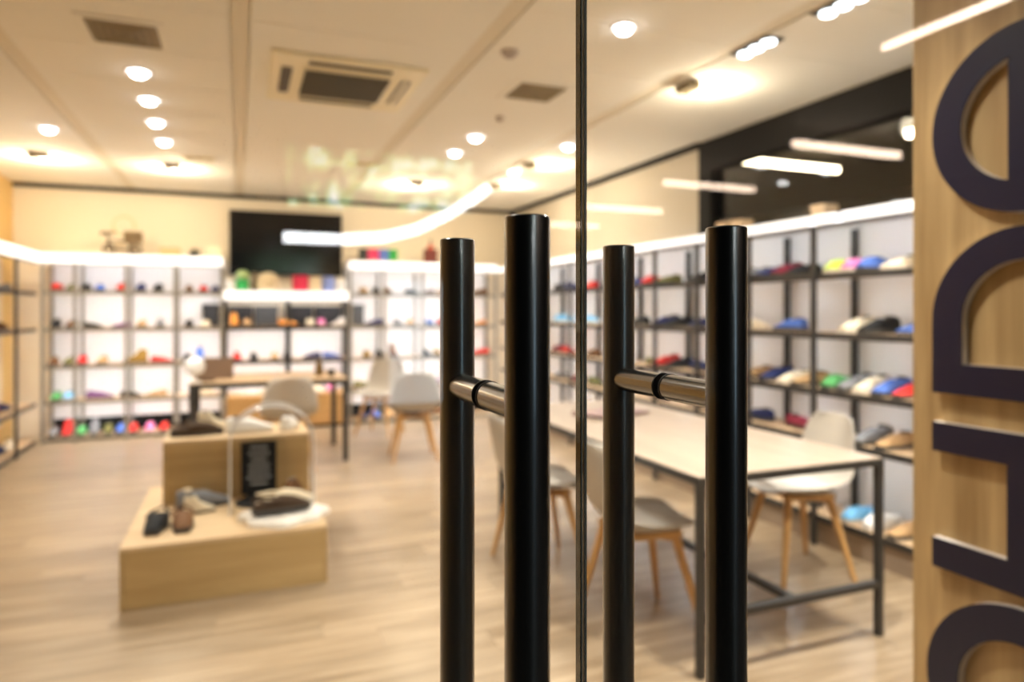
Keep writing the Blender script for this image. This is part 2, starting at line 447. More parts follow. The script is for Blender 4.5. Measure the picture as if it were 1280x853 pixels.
cv = [(0.40, 2.10), (0.70, 2.10), (1.0, 2.10), (1.39, 2.14), (1.73, 2.23), (2.08, 2.41), (2.36, 2.59), (2.55, 2.73)]
ct = thing('curved_lamp', 'white curved light tube mirrored in the left door glass', 'lamp', (0, YS, 0))
MB().tube([(x, 0, z) for x, z in cv], 0.055, 10).build('diffuser', emit('curved_tube', (0.95, 0.97, 1.0), 9.0), ct, True)
for x, z in ((0.7, 2.10), (2.36, 2.59)): MB().cyl((x, 0, z + 0.05), (x, 0, 3.36), 0.005, n=6).build('hanger', M_STEEL, ct)

# ================================================================== LETTERS on the pillar (text runs upwards: up of a letter = +Y, right = +Z)
def arc(cx, cy, r, a0, a1, n): return [(cx + r * math.cos(a0 + (a1 - a0) * i / n), cy + r * math.sin(a0 + (a1 - a0) * i / n)) for i in range(n + 1)]
def letter(polys, label, strips=()):
    """polys: list of outlines in (u along z, v along y); face plate and edge body"""
    t = thing('sign_letter', label, 'sign letter', (PX, 1.02, 0), group='big letters on the oak pillar')
    for nm, x0, x1, m, in (('letter_body', -0.022, -0.0005, M_LEDGE), ('letter_face', -0.025, -0.0221, M_NAVY)):
        mb = MB()
        for ring in polys:
            outer, inner = ring
            if inner is None:
                A = [mb.bm.verts.new((x0, v - 1.02, u)) for u, v in outer]; B = [mb.bm.verts.new((x1, v - 1.02, u)) for u, v in outer]
                mb.bm.faces.new(A); mb.bm.faces.new(B[::-1])
                for i in range(len(A)):
                    j = (i + 1) % len(A); mb.bm.faces.new((A[i], A[j], B[j], B[i]))
            else:
                R = [[mb.bm.verts.new((x, v - 1.02, u)) for u, v in pts] for pts in (outer, inner) for x in (x0, x1)]
                N = len(outer)
                closed = ring in closed_rings
                for i in range(N if closed else N - 1):
                    j = (i + 1) % N
                    for a, b in ((0, 2), (3, 1), (1, 0), (2, 3)):
                        mb.bm.faces.new((R[a][i], R[a][j], R[b][j], R[b][i]))
                if not closed:
                    for i in (0, N - 1): mb.bm.faces.new((R[0][i], R[2][i], R[3][i], R[1][i]))
        mb.build(nm, m, t)
closed_rings = []
V0, V1, SK = 0.80, 1.247, 0.075
VC = (V0 + V1)/2
# O
zo = 0.44
ring = (arc(zo, VC, 0.2385, 0, 2*PI*59/60, 59), arc(zo, VC, 0.155, 0, 2*PI*59/60, 59)); closed_rings.append(ring)
letter([ring], 'navy round letter O at the lower end of the pillar lettering')
# H
letter([([(0.708, V0), (0.783, V0), (0.783, V1), (0.708, V1)], None), ([(1.008, V0), (1.083, V0), (1.083, V1), (1.008, V1)], None),
        ([(0.7831, VC - 0.037), (1.0079, VC - 0.037), (1.0079, VC + 0.037), (0.7831, VC + 0.037)], None)], 'navy letter H between the round letters on the oak pillar')
# D
ro = (V1 - V0)/2; ri = ro - 0.078
outer = [(1.159, V0), (1.345, V0)] + arc(1.345, VC, ro, -PI/2, PI/2, 30)[1:-1] + [(1.345, V1), (1.159, V1)]
inner = [(1.236, V0 + 0.078), (1.345, V0 + 0.078)] + arc(1.345, VC, ri, -PI/2, PI/2, 30)[1:-1] + [(1.345, V1 - 0.078), (1.236, V1 - 0.078)]
ring = (outer, inner); closed_rings.append(ring)
letter([ring], 'navy letter D with a square left side above the H')
# round-headed A
za = 1.822
outer = [(za - 0.222, V0)] + arc(za, V1 - 0.222, 0.222, PI, 0, 30) + [(za + 0.222, V0)]
inner = [(za - 0.147, V0)] + arc(za, V1 - 0.222, 0.147, PI, 0, 30) + [(za + 0.147, V0)]
letter([(outer, inner), ([(za - 0.1469, 0.985), (za + 0.1469, 0.985), (za + 0.1469, 1.058), (za - 0.1469, 1.058)], None)], 'navy round-headed letter with a crossbar at the top of the pillar')

# ================================================================== SHELVING
def shelving(name, label, axis, front, back, ends, levels, bays, strip=(1.87, 1.97), back_range=(0.2, 1.9), post_m=None, strip_segs=None, led='tape', panel_m=None, skip_strip=False, post_z=(0, 1.865), base_panel=False, edge_m=None, shade_cover=False):
    """axis 'x': runs along X against the back wall (front/back are Y); axis 'y': runs along Y against a side wall (front/back are X)"""
    mid = (ends[0] + ends[1])/2
    loc = (mid, (front + back)/2, 0) if axis == 'x' else ((front + back)/2, mid, 0)
    t = thing(name, label, 'shelving', loc)
    sgn = 1 if back > front else -1
    def B(a0, a1, d0, d1, z0, z1, nm, m, parent=t, bev=0.0):
        d0, d1 = min(d0, d1), max(d0, d1)
        mb = MB()
        if axis == 'x': mb.box(a0 - loc[0], a1 - loc[0], d0 - loc[1], d1 - loc[1], z0, z1, bev)
        else: mb.box(d0 - loc[0], d1 - loc[0], a0 - loc[1], a1 - loc[1], z0, z1, bev)
        return mb.build(nm, m, parent)
    pm = post_m or M_STEEL
    for p in bays:
        B(p - 0.016, p + 0.016, front, front + sgn * 0.022, post_z[0], post_z[1], 'post', pm)
        B(p - 0.016, p + 0.016, back - sgn * 0.055, back - sgn * 0.025, post_z[0], post_z[1], 'post', pm)
    B(ends[0], ends[1], back - sgn * 0.018, back - sgn * 0.002, back_range[0], back_range[1], 'back_panel', panel_m or M_WHITE)
    for k, z in enumerate(levels):
        s = B(ends[0], ends[1], front + sgn * 0.031, back - sgn * 0.056, z - 0.022, z, 'shelf_board', M_DESK)
        B(ends[0], ends[1], front + sgn * 0.0225, front + sgn * 0.0305, z - 0.036, z + 0.002, 'shelf_edge', edge_m or pm, s)
        if led == 'tape' and z > 0.3:
            B(ends[0] + 0.03, ends[1] - 0.03, front + sgn * 0.033, front + sgn * 0.058, z - 0.030, z - 0.0225, 'light_tape', M_LED, s)
        if led == 'puck' and z > 0.3:
            for a, b in zip(bays, bays[1:]):
                n_ = 1 if b - a < 0.7 else 2
                for q in range(n_):
                    c = a + (b - a) * (q + 0.5) / n_
                    mb = MB(); ctr = (c - loc[0], back - sgn * 0.25 - loc[1], z) if axis == 'x' else (back - sgn * 0.25 - loc[0], c - loc[1], z)
                    mb.lathe([(0.030, -0.0225), (0.030, -0.026), (0.026, -0.028)], 14, ctr); mb.build('puck_light', M_PUCK, s, True)
    if led == 'puck':
        B(ends[0] + 0.03, ends[1] - 0.03, front + sgn * 0.053, front + sgn * 0.070, strip[1] - 0.040, strip[1] - 0.0305, 'light_tape', M_LED2, t)
    if shade_cover: B(ends[0], ends[1], front + sgn * 0.05, front + sgn * 0.065, 0.0, levels[-1] - 0.037, 'added_shade_cover', M_TOP)  # added floor-toned board covering the shade under the lowest shelf
    if base_panel: B(ends[0], ends[1], back - sgn * 0.018, back - sgn * 0.002, 0.0, back_range[0] - 0.001, 'base_panel', M_BLACK)
    if not skip_strip:
        for a0, a1 in (strip_segs or [(ends[0], ends[1])]):
            s = B(a0, a1, front - sgn * 0.012, front + sgn * 0.05, strip[0], strip[1], 'light_box', M_STRIP, t, 0.004)
        tb = B(ends[0], ends[1], front + sgn * 0.051, back - sgn * 0.02, strip[1] - 0.03, strip[1], 'top_board', M_WHITE)
        if led == 'tape': B(ends[0] + 0.03, ends[1] - 0.03, front + sgn * 0.053, front + sgn * 0.078, strip[1] - 0.040, strip[1] - 0.0305, 'light_tape', M_LED3, tb)
        B(ends[0], ends[1], front - sgn * 0.004, front + sgn * 0.020, strip[0] - 0.016, strip[0] - 0.001, 'light_box_edge', pm)
    return t
BL = [1.58, 1.19, 0.80, 0.43, 0.05]
BF, BB = 8.30, 8.735
shelving('shelving_unit', 'white backed shoe shelving left of the television', 'x', BF, BB, (-1.90, -0.175), BL, [-1.885, -1.60, -1.13, -0.66, -0.19], post_m=M_GREYST, base_panel=True)
shelving('shelving_unit', 'white backed shoe shelving right of the television', 'x', BF, BB, (1.215, 3.10), BL, [1.23, 1.63, 2.11, 2.60, 3.085], post_m=M_GREYST, base_panel=True)
shelving('shelving_unit', 'lower centre shelving under the wall television', 'x', BF, BB, (-0.172, 1.212), [1.19, 0.80], [-0.155, 0.53, 1.197], back_range=(0.41, 1.185), strip=(1.49, 1.60), post_m=M_STEEL, post_z=(0.401, 1.489))
RL = [1.588, 1.243, 0.912, 0.630, 0.175]
RF, RB = 3.12, 3.495
rb = [2.10, 3.07, 3.62, 4.17, 4.72, 5.45, 6.25, 7.1, 7.9]
shelving('shelving_unit', 'long dark framed shoe shelving along the right wall', 'y', RF, RB, (2.08, 8.285), RL, rb, strip=(1.87, 1.925), strip_segs=[(2.08, 2.85), (2.90, 3.045), (3.09, 8.285)], back_range=(0.02, 1.89), led='puck', shade_cover=True)
LF, LB = -1.91, -2.245
shelving('shelving_unit', 'shoe shelving running along the left wall', 'y', LF, LB, (5.2, 8.285), [1.56, 1.19, 0.43, 0.05], [5.22, 6.2, 6.95, 7.56], strip=(1.865, 1.97), panel_m=M_WALL, led=None, post_m=M_STEEL)
# corner back panel light fill: shelf board joining left and back run is the left unit itself

# low cabinet below the television
lc = thing('low_cabinet', 'low oak cabinet below the television wall', 'cabinet', (0.52, 8.5, 0))
MB().box(-0.655, 0.66, -0.17, 0.17, 0.03, 0.40, 0.003).build('body', M_CAB, lc)
for k in range(3):
    x0 = -0.652 + k * 0.437
    d = MB().box(x0 + .004, x0 + 0.433, -0.19, -0.171, 0.045, 0.392, 0.002).build('door', M_CAB, lc)
    MB().box(x0 + 0.36, x0 + 0.42, -0.198, -0.191, 0.36, 0.372).build('handle', M_STEEL, d)
MB().box(-0.64, 0.64, -0.14, 0.15, 0.0, 0.029).build('plinth', M_BLACK, lc)

# television
tv = thing('television', 'black wall television above the centre shelving', 'television', (0.53, YB - 0.06, 1.80))
MB().box(-0.645, 0.645, -0.03, 0.03, 0.0, 0.76, 0.004).build('casing', M_BLACK, tv)
MB().box(-0.63, 0.63, -0.034, -0.0301, 0.018, 0.745).build('screen', M_SCREEN, tv)
MB().box(-0.2, 0.2, 0.0301, 0.058, 0.2, 0.5).build('wall_bracket', M_STEEL, tv)
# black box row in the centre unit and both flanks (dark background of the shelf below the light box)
def carton(x0, x1, y0, y1, z0, z1, m, label, cat='box', name='storage_box', lid=True, group=None):
    t = thing(name, label, cat, ((x0+x1)/2, (y0+y1)/2, z0), group=group)
    w, d, hgt = (x1-x0)/2, (y1-y0)/2, z1-z0
    MB().box(-w, w, -d, d, 0, hgt * (0.72 if lid else 1), 0.003).build('body', m, t)
    if lid: MB().box(-w - .004, w + .004, -d - .004, d + .004, hgt * 0.721, hgt, 0.003).build('lid', m, t)
    return t
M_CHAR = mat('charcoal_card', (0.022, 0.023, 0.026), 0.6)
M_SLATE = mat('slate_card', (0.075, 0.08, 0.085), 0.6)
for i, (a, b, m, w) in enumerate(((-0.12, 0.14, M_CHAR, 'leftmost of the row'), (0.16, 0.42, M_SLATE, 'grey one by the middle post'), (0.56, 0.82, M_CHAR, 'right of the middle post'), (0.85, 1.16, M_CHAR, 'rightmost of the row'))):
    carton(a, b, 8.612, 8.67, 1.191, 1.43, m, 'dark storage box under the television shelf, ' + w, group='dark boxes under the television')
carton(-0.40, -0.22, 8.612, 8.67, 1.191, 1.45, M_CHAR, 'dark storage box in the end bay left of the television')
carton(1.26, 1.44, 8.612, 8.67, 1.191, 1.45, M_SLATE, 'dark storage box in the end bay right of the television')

# ================================================================== SHOES
COLS = {'navy': (0.02, 0.03, 0.11), 'black': (0.012, 0.012, 0.013), 'brown': (0.16, 0.075, 0.03), 'red': (0.62, 0.035, 0.03), 'grey': (0.20, 0.20, 0.21),
        'blue': (0.08, 0.16, 0.50), 'tan': (0.50, 0.31, 0.15), 'cream': (0.72, 0.62, 0.45), 'white': (0.80, 0.79, 0.77), 'green': (0.10, 0.36, 0.12), 'olive': (0.16, 0.15, 0.05),
        'burgundy': (0.22, 0.02, 0.04), 'purple': (0.20, 0.08, 0.22), 'orange': (0.75, 0.30, 0.06), 'pink': (0.80, 0.22, 0.45), 'lime': (0.50, 0.72, 0.10), 'gold': (0.30, 0.18, 0.04), 'dark brown': (0.055, 0.03, 0.014), 'sky blue': (0.20, 0.52, 0.85)}
def cmat(c): return mat('shoe_' + c.replace(' ', '_'), COLS[c], 0.75, spec=0.25)
M_SOLE = mat('shoe_sole', (0.05, 0.045, 0.04), 0.7)
M_SOLEW = mat('shoe_sole_pale', (0.62, 0.56, 0.48), 0.7)
M_LINING = mat('shoe_lining', (0.10, 0.08, 0.06), 0.9)
def foot_w(t): # half width along the length, t from heel 0 to toe 1
    return 0.031 + 0.016 * math.sin(PI * min(1, max(0, (t - 0.15) / 0.85)) ** 0.9) if t < 0.97 else 0.028
def lerp(pts, t):
    for (a, va), (b, vb) in zip(pts, pts[1:]):
        if t <= b: return va + (vb - va) * (t - a) / (b - a)
    return pts[-1][1]
PROFILE = {'low shoe': [(0, .075), (.12, .085), (.35, .072), (.5, .074), (.75, .05), (1, .026)],
           'trainer': [(0, .09), (.12, .10), (.35, .082), (.5, .088), (.75, .06), (1, .035)],
           'ankle boot': [(0, .15), (.12, .165), (.36, .16), (.5, .10), (.75, .064), (1, .036)],
           'clog': [(0, .05), (.12, .055), (.35, .07), (.55, .088), (.8, .078), (1, .04)],
           'slipper': [(0, .04), (.12, .045), (.35, .052), (.5, .075), (.75, .06), (1, .03)]}
SHOE_ME = {}
def shoe_meshes(kind):
    if kind in SHOE_ME: return SHOE_ME[kind]
    L = 0.262; NS = 12; NA = 8
    mb = MB(); rows = []
    for z, k in ((0.0, .97), (0.016, 1.03), (0.022, 1.0)):
        pts = [(-L/2 + L * t, foot_w(t) * k, z) for t in [i / NS for i in range(NS + 1)]]
        rows.append(pts + [(x, -y, zz) for x, y, zz in pts[::-1]])
    V = mb.grid(rows, True); mb.bm.faces.new(V[0][::-1]); mb.bm.faces.new(V[-1])
    sole = mb.mesh('sole', True)
    mb = MB(); rows = []
    for i in range(NS + 1):
        t = i / NS; hgt = lerp(PROFILE[kind], t) - 0.022; w = foot_w(t) * 0.96; x = -L/2 + 0.004 + (L - 0.008) * t
        r = []
        open_ = t < 0.46 and kind != 'clog'
        for j in range(NA + 1):
            a = PI * j / NA
            cx, sz = math.cos(a), math.sin(a)
            ee = 0.45 if open_ else 0.75
            r.append((x, w * math.copysign(abs(cx) ** ee, cx) * (0.86 if open_ and sz > .6 else 1), 0.0222 + hgt * abs(sz) ** ee))
        rows.append(r)
    V = mb.grid(rows); mb.bm.faces.new(V[0]); mb.bm.faces.new(V[-1][::-1])
    upper = mb.mesh('upper', True)
    mb = MB(); top = lerp(PROFILE[kind], 0.15) + 0.002
    if kind in ('clog', 'slipper'):
        pts = [(-0.122 + 0.006, 0, .045), (-0.06, .046, .062), (0.02, .047, .075)]
        mb.tube([(0.0, -.047, .050), (-0.06, -.042, .058), (-0.132, 0, .064), (-0.06, .042, .058), (0.0, .047, .050)], 0.006, 6)
    else:
        mb.cyl((-0.076, 0, top - 0.014), (-0.076, 0, top), 0.020, 0.026, 10)
    coll = mb.mesh('collar', True)
    SHOE_ME[kind] = (sole, upper, coll)
    return SHOE_ME[kind]
def set_m(o, me, m):
    if not me.materials: me.materials.append(m)
    o.material_slots[0].link = 'OBJECT'; o.material_slots[0].material = m
def shoe(kind, colr, loc, rotz, label, group=None, scale=1.0, sole_m=None, collar_m=None):
    t = thing('shoe' if kind != 'clog' else 'clog', label, 'shoe', loc, rotz, group)
    t.scale = (scale,) * 3
    for nm, me, m in zip(('sole', 'upper', 'collar'), shoe_meshes(kind), (sole_m or M_SOLE, cmat(colr), collar_m or (cmat(colr) if kind in ('clog', 'slipper') else M_LINING))):
        o = link(nm, me, t); set_m(o, me, m)
    return t
rs = random.Random(3)
LEVN = ['top shelf', 'second shelf', 'third shelf', 'fourth shelf', 'bottom shelf']
def stock(axis, z, depth, items, where, lev, face, from_word, group, smax=1.0):
    """items: (coordinate, colour, kind); ordinal counts along the shelf"""
    items = sorted(items, key=lambda q: q[0])
    for i, (c, colr, kind) in enumerate(items):
        gap = min([abs(c - o[0]) for o in items if o is not items[i]] or [1])
        nxt = [abs(c - o[0]) for o in items if o is not items[i]]
        endon = min(nxt) < 0.19 if nxt else False
        r = face + (0.0 if endon else rs.choice((-1, 1)) * PI / 2) + rs.uniform(-0.08, 0.08)
        loc = (c, depth, z + 0.0005) if axis == 'x' else (depth, c, z + 0.0005)
        sc = min(smax, (gap - 0.012) / 0.27 if not endon else (gap - 0.008) / 0.102)
        shoe(kind, colr, loc, r, f'{colr} {kind}, {ORD[i]} from {from_word}, {lev} {where}', group, sc,
             M_SOLEW if colr in ('white', 'cream', 'pink', 'lime', 'sky blue') else M_SOLE)
lo, tr, ab, cl, sl = 'low shoe', 'trainer', 'ankle boot', 'clog', 'slipper'
bl = {0: [(-1.79, 'red', cl), (-1.66, 'olive', lo), (-1.53, 'black', lo), (-1.40, 'blue', lo), (-1.20, 'red', tr), (-1.01, 'navy', tr), (-0.84, 'black', tr), (-0.53, 'brown', lo), (-0.38, 'red', lo), (-0.26, 'navy', lo)],
      1: [(-1.80, 'black', tr), (-1.66, 'brown', lo), (-1.46, 'black', lo), (-1.20, 'purple', lo), (-1.00, 'tan', lo), (-0.82, 'grey', tr), (-0.53, 'black', lo), (-0.36, 'cream', lo)],
      2: [(-1.82, 'brown', lo), (-1.68, 'olive', lo), (-1.56, 'red', tr), (-1.38, 'tan', lo), (-1.06, 'gold', ab), (-0.80, 'red', lo), (-0.55, 'black', lo), (-0.42, 'blue', ab)],
      3: [(-1.80, 'green', lo), (-1.69, 'sky blue', lo), (-1.40, 'purple', lo), (-1.10, 'black', lo), (-0.86, 'tan', lo), (-0.40, 'cream', lo)],
      4: [(-1.82, 'grey', tr), (-1.70, 'red', ab), (-1.57, 'green', tr), (-1.45, 'grey', ab), (-1.32, 'olive', tr), (-1.20, 'blue', tr), (-1.08, 'red', tr), (-0.92, 'pink', tr), (-0.78, 'red', lo), (-0.42, 'tan', lo)]}
for k, it in bl.items(): stock('x', BL[k], 8.475, it, 'left of the television', LEVN[k], -PI/2, 'left', 'shoes on the back wall shelving')
br = {0: [(1.42, 'tan', lo), (1.57, 'black', lo), (1.71, 'brown', lo), (2.02, 'black', tr), (2.22, 'brown', tr), (2.42, 'tan', lo), (2.90, 'brown', lo)],
      1: [(1.55, 'navy', lo), (1.84, 'grey', lo), (2.00, 'tan', lo), (2.25, 'blue', lo), (2.40, 'red', lo), (2.72, 'black', lo), (2.92, 'orange', lo)],
      2: [(1.45, 'gold', lo), (1.60, 'black', lo), (1.78, 'brown', ab), (2.20, 'black', lo), (2.34, 'gold', lo), (2.92, 'red', lo)],
      3: [(1.42, 'olive', lo), (1.75, 'navy', lo), (2.25, 'purple', lo), (2.7, 'brown', lo)],
      4: [(1.40, 'navy', tr), (1.56, 'blue', tr), (1.74, 'tan', tr), (2.0, 'black', lo), (2.3, 'brown', lo), (2.7, 'grey', lo)]}
for k, it in br.items(): stock('x', BL[k], 8.475, it, 'right of the television', LEVN[k], -PI/2, 'left', 'shoes on the back wall shelving')
stock('x', 1.19, 8.472, [(-0.06, 'orange', ab), (0.08, 'tan', tr), (0.53, 'orange', tr), (0.78, 'cream', tr), (0.91, 'pink', tr), (1.10, 'white', ab)], 'under the television', 'upper board', -PI/2, 'left', 'shoes on the centre shelving')
stock('x', 0.80, 8.475, [(-0.03, 'red', tr), (0.15, 'black', lo), (0.38, 'tan', lo), (0.52, 'black', lo), (0.80, 'navy', tr), (1.03, 'blue', tr)], 'under the television', 'lower board', -PI/2, 'left', 'shoes on the centre shelving')
stock('x', 0.40, 8.45, [(0.10, 'white', tr), (0.30, 'cream', tr), (0.72, 'white', tr), (0.86, 'cream', tr), (1.02, 'pink', tr)], 'below the television', 'oak cabinet top', -PI/2, 'left', 'shoes on the low cabinet')
rr = {0: [(7.7, 'navy', lo), (7.3, 'black', lo), (6.80, 'black', lo), (6.5, 'navy', tr), (6.12, 'red', lo), (5.7, 'black', lo), (5.18, 'navy', tr), (4.95, 'red', cl), (4.78, 'olive', lo), (4.36, 'black', lo), (3.85, 'cream', lo), (3.72, 'grey', lo), (3.58, 'navy', lo), (3.44, 'burgundy', tr), (3.31, 'black', lo), (3.00, 'lime', cl), (2.885, 'pink', cl), (2.77, 'blue', cl), (2.62, 'cream', lo)],
      1: [(7.6, 'brown', lo), (6.85, 'sky blue', tr), (6.55, 'sky blue', lo), (6.1, 'sky blue', cl), (5.6, 'grey', lo), (5.20, 'black', lo), (4.80, 'navy', tr), (4.62, 'black', lo), (4.36, 'navy', lo), (3.75, 'cream', lo), (3.42, 'blue', lo), (2.90, 'cream', tr), (2.76, 'black', tr), (2.55, 'blue', tr)],
      2: [(7.6, 'tan', lo), (6.9, 'burgundy', lo), (6.6, 'red', lo), (6.05, 'brown', lo), (5.6, 'navy', lo), (5.0, 'olive', lo), (4.80, 'red', tr), (4.62, 'black', lo), (4.3, 'navy', lo), (3.72, 'tan', lo), (3.54, 'navy', tr), (3.38, 'cream', lo), (3.25, 'tan', lo), (3.03, 'green', cl), (2.91, 'grey', tr), (2.80, 'cream', tr), (2.68, 'blue', tr), (2.56, 'red', lo)],
      3: [(6.8, 'grey', lo), (6.4, 'burgundy', lo), (6.0, 'olive', lo), (5.5, 'brown', lo), (4.9, 'purple', lo), (4.35, 'grey', lo), (3.72, 'navy', lo), (3.3, 'burgundy', lo), (2.80, 'grey', tr), (2.66, 'tan', lo)],
      4: [(5.5, 'black', lo), (4.6, 'navy', lo), (3.9, 'brown', lo), (3.3, 'grey', tr), (2.88, 'sky blue', cl), (2.74, 'white', cl), (2.58, 'tan', lo)]}
for k, it in rr.items(): stock('y', RL[k], 3.29, it, 'of right wall shelving', LEVN[k], PI, 'near end', 'shoes on the right wall shelving')
ll = {0: [(7.25, 'black', lo), (7.75, 'grey', lo)], 1: [(7.2, 'black', lo), (7.7, 'brown', lo)], 2: [(7.15, 'red', tr), (7.4, 'burgundy', tr), (7.75, 'navy', lo)], 3: [(7.1, 'burgundy', tr), (7.3, 'red', lo), (7.6, 'navy', tr), (7.85, 'cream', tr)]}
for k, it in ll.items(): stock('y', [1.56, 1.19, 0.43, 0.05][k], -2.066, it, 'of left wall shelving', LEVN[k] if k < 2 else ('third shelf' if k == 2 else 'bottom shelf'), 0, 'near end', 'shoes on the left wall shelving', 0.9)

# ------------------------------------------------------------------ things on top of the shelving
ZT = 1.9705
def book(x0, x1, hgt, m, label):
    t = thing('book_box', label, 'box', ((x0+x1)/2, 8.46, ZT), group='coloured boxes on the shelving top')
    MB().box(-(x1-x0)/2, (x1-x0)/2, -0.06, 0.06, 0, hgt, 0.002).build('body', m, t)
    MB().box(-(x1-x0)/2 + .03, (x1-x0)/2 - .03, -0.0615, -0.0601, hgt*0.10, hgt*0.16).build('spine_label', M_IVORY, t)
for x0, x1, c, w in ((1.355, 1.45, (0.012, 0.012, 0.012), 'black box at the left of the colour row'), (1.455, 1.59, (0.55, 0.02, 0.10), 'crimson box between black and blue ones'), (1.595, 1.71, (0.07, 0.14, 0.45), 'blue box between crimson and green ones'), (1.715, 1.82, (0.01, 0.30, 0.04), 'green box at the right of the colour row')):
    book(x0, x1, 0.165, mat('cover_' + w[:4].strip(), c, 0.6), w + ' on the shelving top')
carton(2.18, 2.33, 8.40, 8.52, ZT, 2.15, mat('maroon_card', (0.16, 0.03, 0.02), 0.6), 'small maroon box on top of the right back shelving')
t = thing('toy_figure', 'small red and black figure on the maroon box', 'figurine', (2.255, 8.46, 2.1505))
MB().lathe([(0.035, 0), (0.04, 0.02), (0.022, 0.06), (0.0, 0.10)], 12).build('body', mat('toy_red', (0.6, 0.06, 0.03), 0.5), t, True)
MB().lathe([(0.0, 0.101), (0.022, 0.115), (0.0, 0.14)], 12).build('head', M_BLACK, t, True)
carton(-0.82, -0.62, 8.40, 8.54, ZT, 2.07, mat('peach_card', (0.66, 0.40, 0.20), 0.7), 'peach low box on top of the left back shelving')
carton(-0.33, -0.20, 8.40, 8.54, ZT, 2.10, M_IVORY, 'ivory box at the right end of the left shelving top')
t = thing('potted_moss', 'dark moss in a low pot on the left shelving top', 'plant', (-0.47, 8.46, ZT))
MB().lathe([(0.05, 0), (0.06, 0.04), (0.062, 0.045)], 14).build('pot', M_STEEL, t, True)
mb = MB()
for i in range(26):
    a = rs.uniform(0, 2*PI); r = rs.uniform(0, .06); p = Vector((math.cos(a)*r, math.sin(a)*r, 0.046))
    mb.cyl(p, p + Vector((math.cos(a)*.02, math.sin(a)*.02, rs.uniform(.02, .06))), 0.010, 0.003, 5)
mb.build('foliage', mat('moss', (0.06, 0.055, 0.015), 0.9), t)
# small wooden bicycle ornament
t = thing('bicycle_ornament', 'brown wooden bicycle ornament with hoop on the left shelving top', 'ornament', (-1.19, 8.46, ZT))
M_ORN = mat('ornament_brown', (0.05, 0.025, 0.009), 0.7); M_ORL = mat('ornament_tan', (0.17, 0.10, 0.035), 0.7)
def ringpts(cx, cz, r, n=20): return [(cx + r*math.cos(2*PI*i/n), 0, cz + r*math.sin(2*PI*i/n)) for i in range(n)]
for cx in (-0.125, 0.125):
    w = MB().tube(ringpts(cx, 0.068, 0.056), 0.012, 6, True).build('wheel', M_ORN, t, True)
    for k in range(4):
        a = PI * k / 4; MB().cyl((cx - .05*math.cos(a), 0, .068 - .05*math.sin(a)), (cx + .05*math.cos(a), 0, .068 + .05*math.sin(a)), 0.003, n=5).build('spoke', M_ORN, w)
mb = MB(); mb.tube([(-0.125, 0, .068), (-0.13, 0, .2), (-0.15, 0, .24)], 0.011, 6); mb.tube([(-0.13, 0, .17), (0.05, 0, .15), (0.125, 0, .068)], 0.010, 6); mb.tube([(-0.13, 0, .1), (0.0, 0, .06), (0.125, 0, .068)], 0.008, 6)
mb.build('frame', M_ORN, t, True)
MB().tube([(-0.19, -.05, .235), (-0.14, 0, .245), (-0.07, .05, .255)], 0.016, 6).build('handlebar', M_ORN, t, True)
mb = MB()
for k in range(5): mb.box(0.02, 0.20, -0.05, 0.05, 0.145 + k * 0.026, 0.158 + k * 0.026)
for x in (0.025, 0.08, 0.14, 0.19): mb.box(x, x + .01, -0.052, -0.0505, 0.145, 0.262)
mb.build('basket', M_ORL, t)
MB().tube(ringpts(0.02, 0.325, 0.105), 0.009, 6, True).build('hoop', mat('hoop_gold', (0.70, 0.55, 0.28), 0.5), t, True)

# things on the light box shelf under the television
ZV = 1.601
def lathe_thing(name, label, cat, loc, parts, group=None):
    t = thing(name, label, cat, loc, 0, group)
    for nm, prof, m in parts: MB().lathe(prof, 18).build(nm, m, t, True)
    return t
M_GRN = mat('bright_green', (0.02, 0.40, 0.10), 0.5); M_LGRN = mat('pale_green', (0.45, 0.62, 0.30), 0.6); M_CRM = mat('cream_wicker', (0.78, 0.66, 0.46), 0.8, bump=0.2)
M_PNK = mat('raspberry', (0.72, 0.03, 0.10), 0.5); M_LBL = mat('periwinkle', (0.26, 0.34, 0.75), 0.5)
YT = 8.42
lathe_thing('jar', 'pale glassy jar at the left end of the television shelf', 'jar', (-0.10, YT, ZV), [('body', [(.04, 0), (.05, .02), (.05, .11), (.036, .13)], M_WHITE), ('lid', [(.038, .1305), (.038, .15), (.01, .155)], M_IVORY)])
lathe_thing('plant_pot', 'bright green pot with pale green tuft under the television', 'plant', (0.03, YT, ZV), [('pot', [(.05, 0), (.07, .03), (.072, .12), (.064, .13)], M_GRN), ('foliage', [(.03, .1305), (.075, .16), (.07, .21), (.02, .235)], M_LGRN)])
lathe_thing('vase', 'small brown vase beside the green pot under the television', 'vase', (0.165, YT + .14, ZV), [('body', [(.03, 0), (.045, .05), (.03, .15), (.02, .19), (.03, .21)], mat('vase_brown', (0.2, 0.13, 0.07), 0.4)), ('rim', [(.031, .2105), (.033, .216), (.02, .218)], M_IVORY)])
lathe_thing('basket', 'large cream domed basket under the television', 'basket', (0.305, YT, ZV), [('body', [(.09, 0), (.125, .03), (.125, .12), (.11, .13)], M_CRM), ('lid', [(.118, .1305), (.11, .17), (.07, .205), (.0, .22)], M_CRM)])
lathe_thing('mug', 'raspberry red mug in the middle of the television shelf', 'mug', (0.665, YT, ZV), [('body', [(.06, 0), (.092, .03), (.092, .175), (.086, .182)], M_PNK), ('filling', [(.075, .1822), (.075, .186)], M_PNK)])
carton(0.775, 0.895, YT - .05, YT + .05, ZV, ZV + .17, M_CRM, 'cream carton between red mug and blue tin')
lathe_thing('tin', 'periwinkle blue tin right of the cream carton', 'tin', (0.98, YT, ZV), [('body', [(.068, 0), (.072, .005), (.072, .15), (.068, .155)], M_LBL), ('lid', [(.074, .1555), (.074, .175), (.066, .178)], M_LBL)])
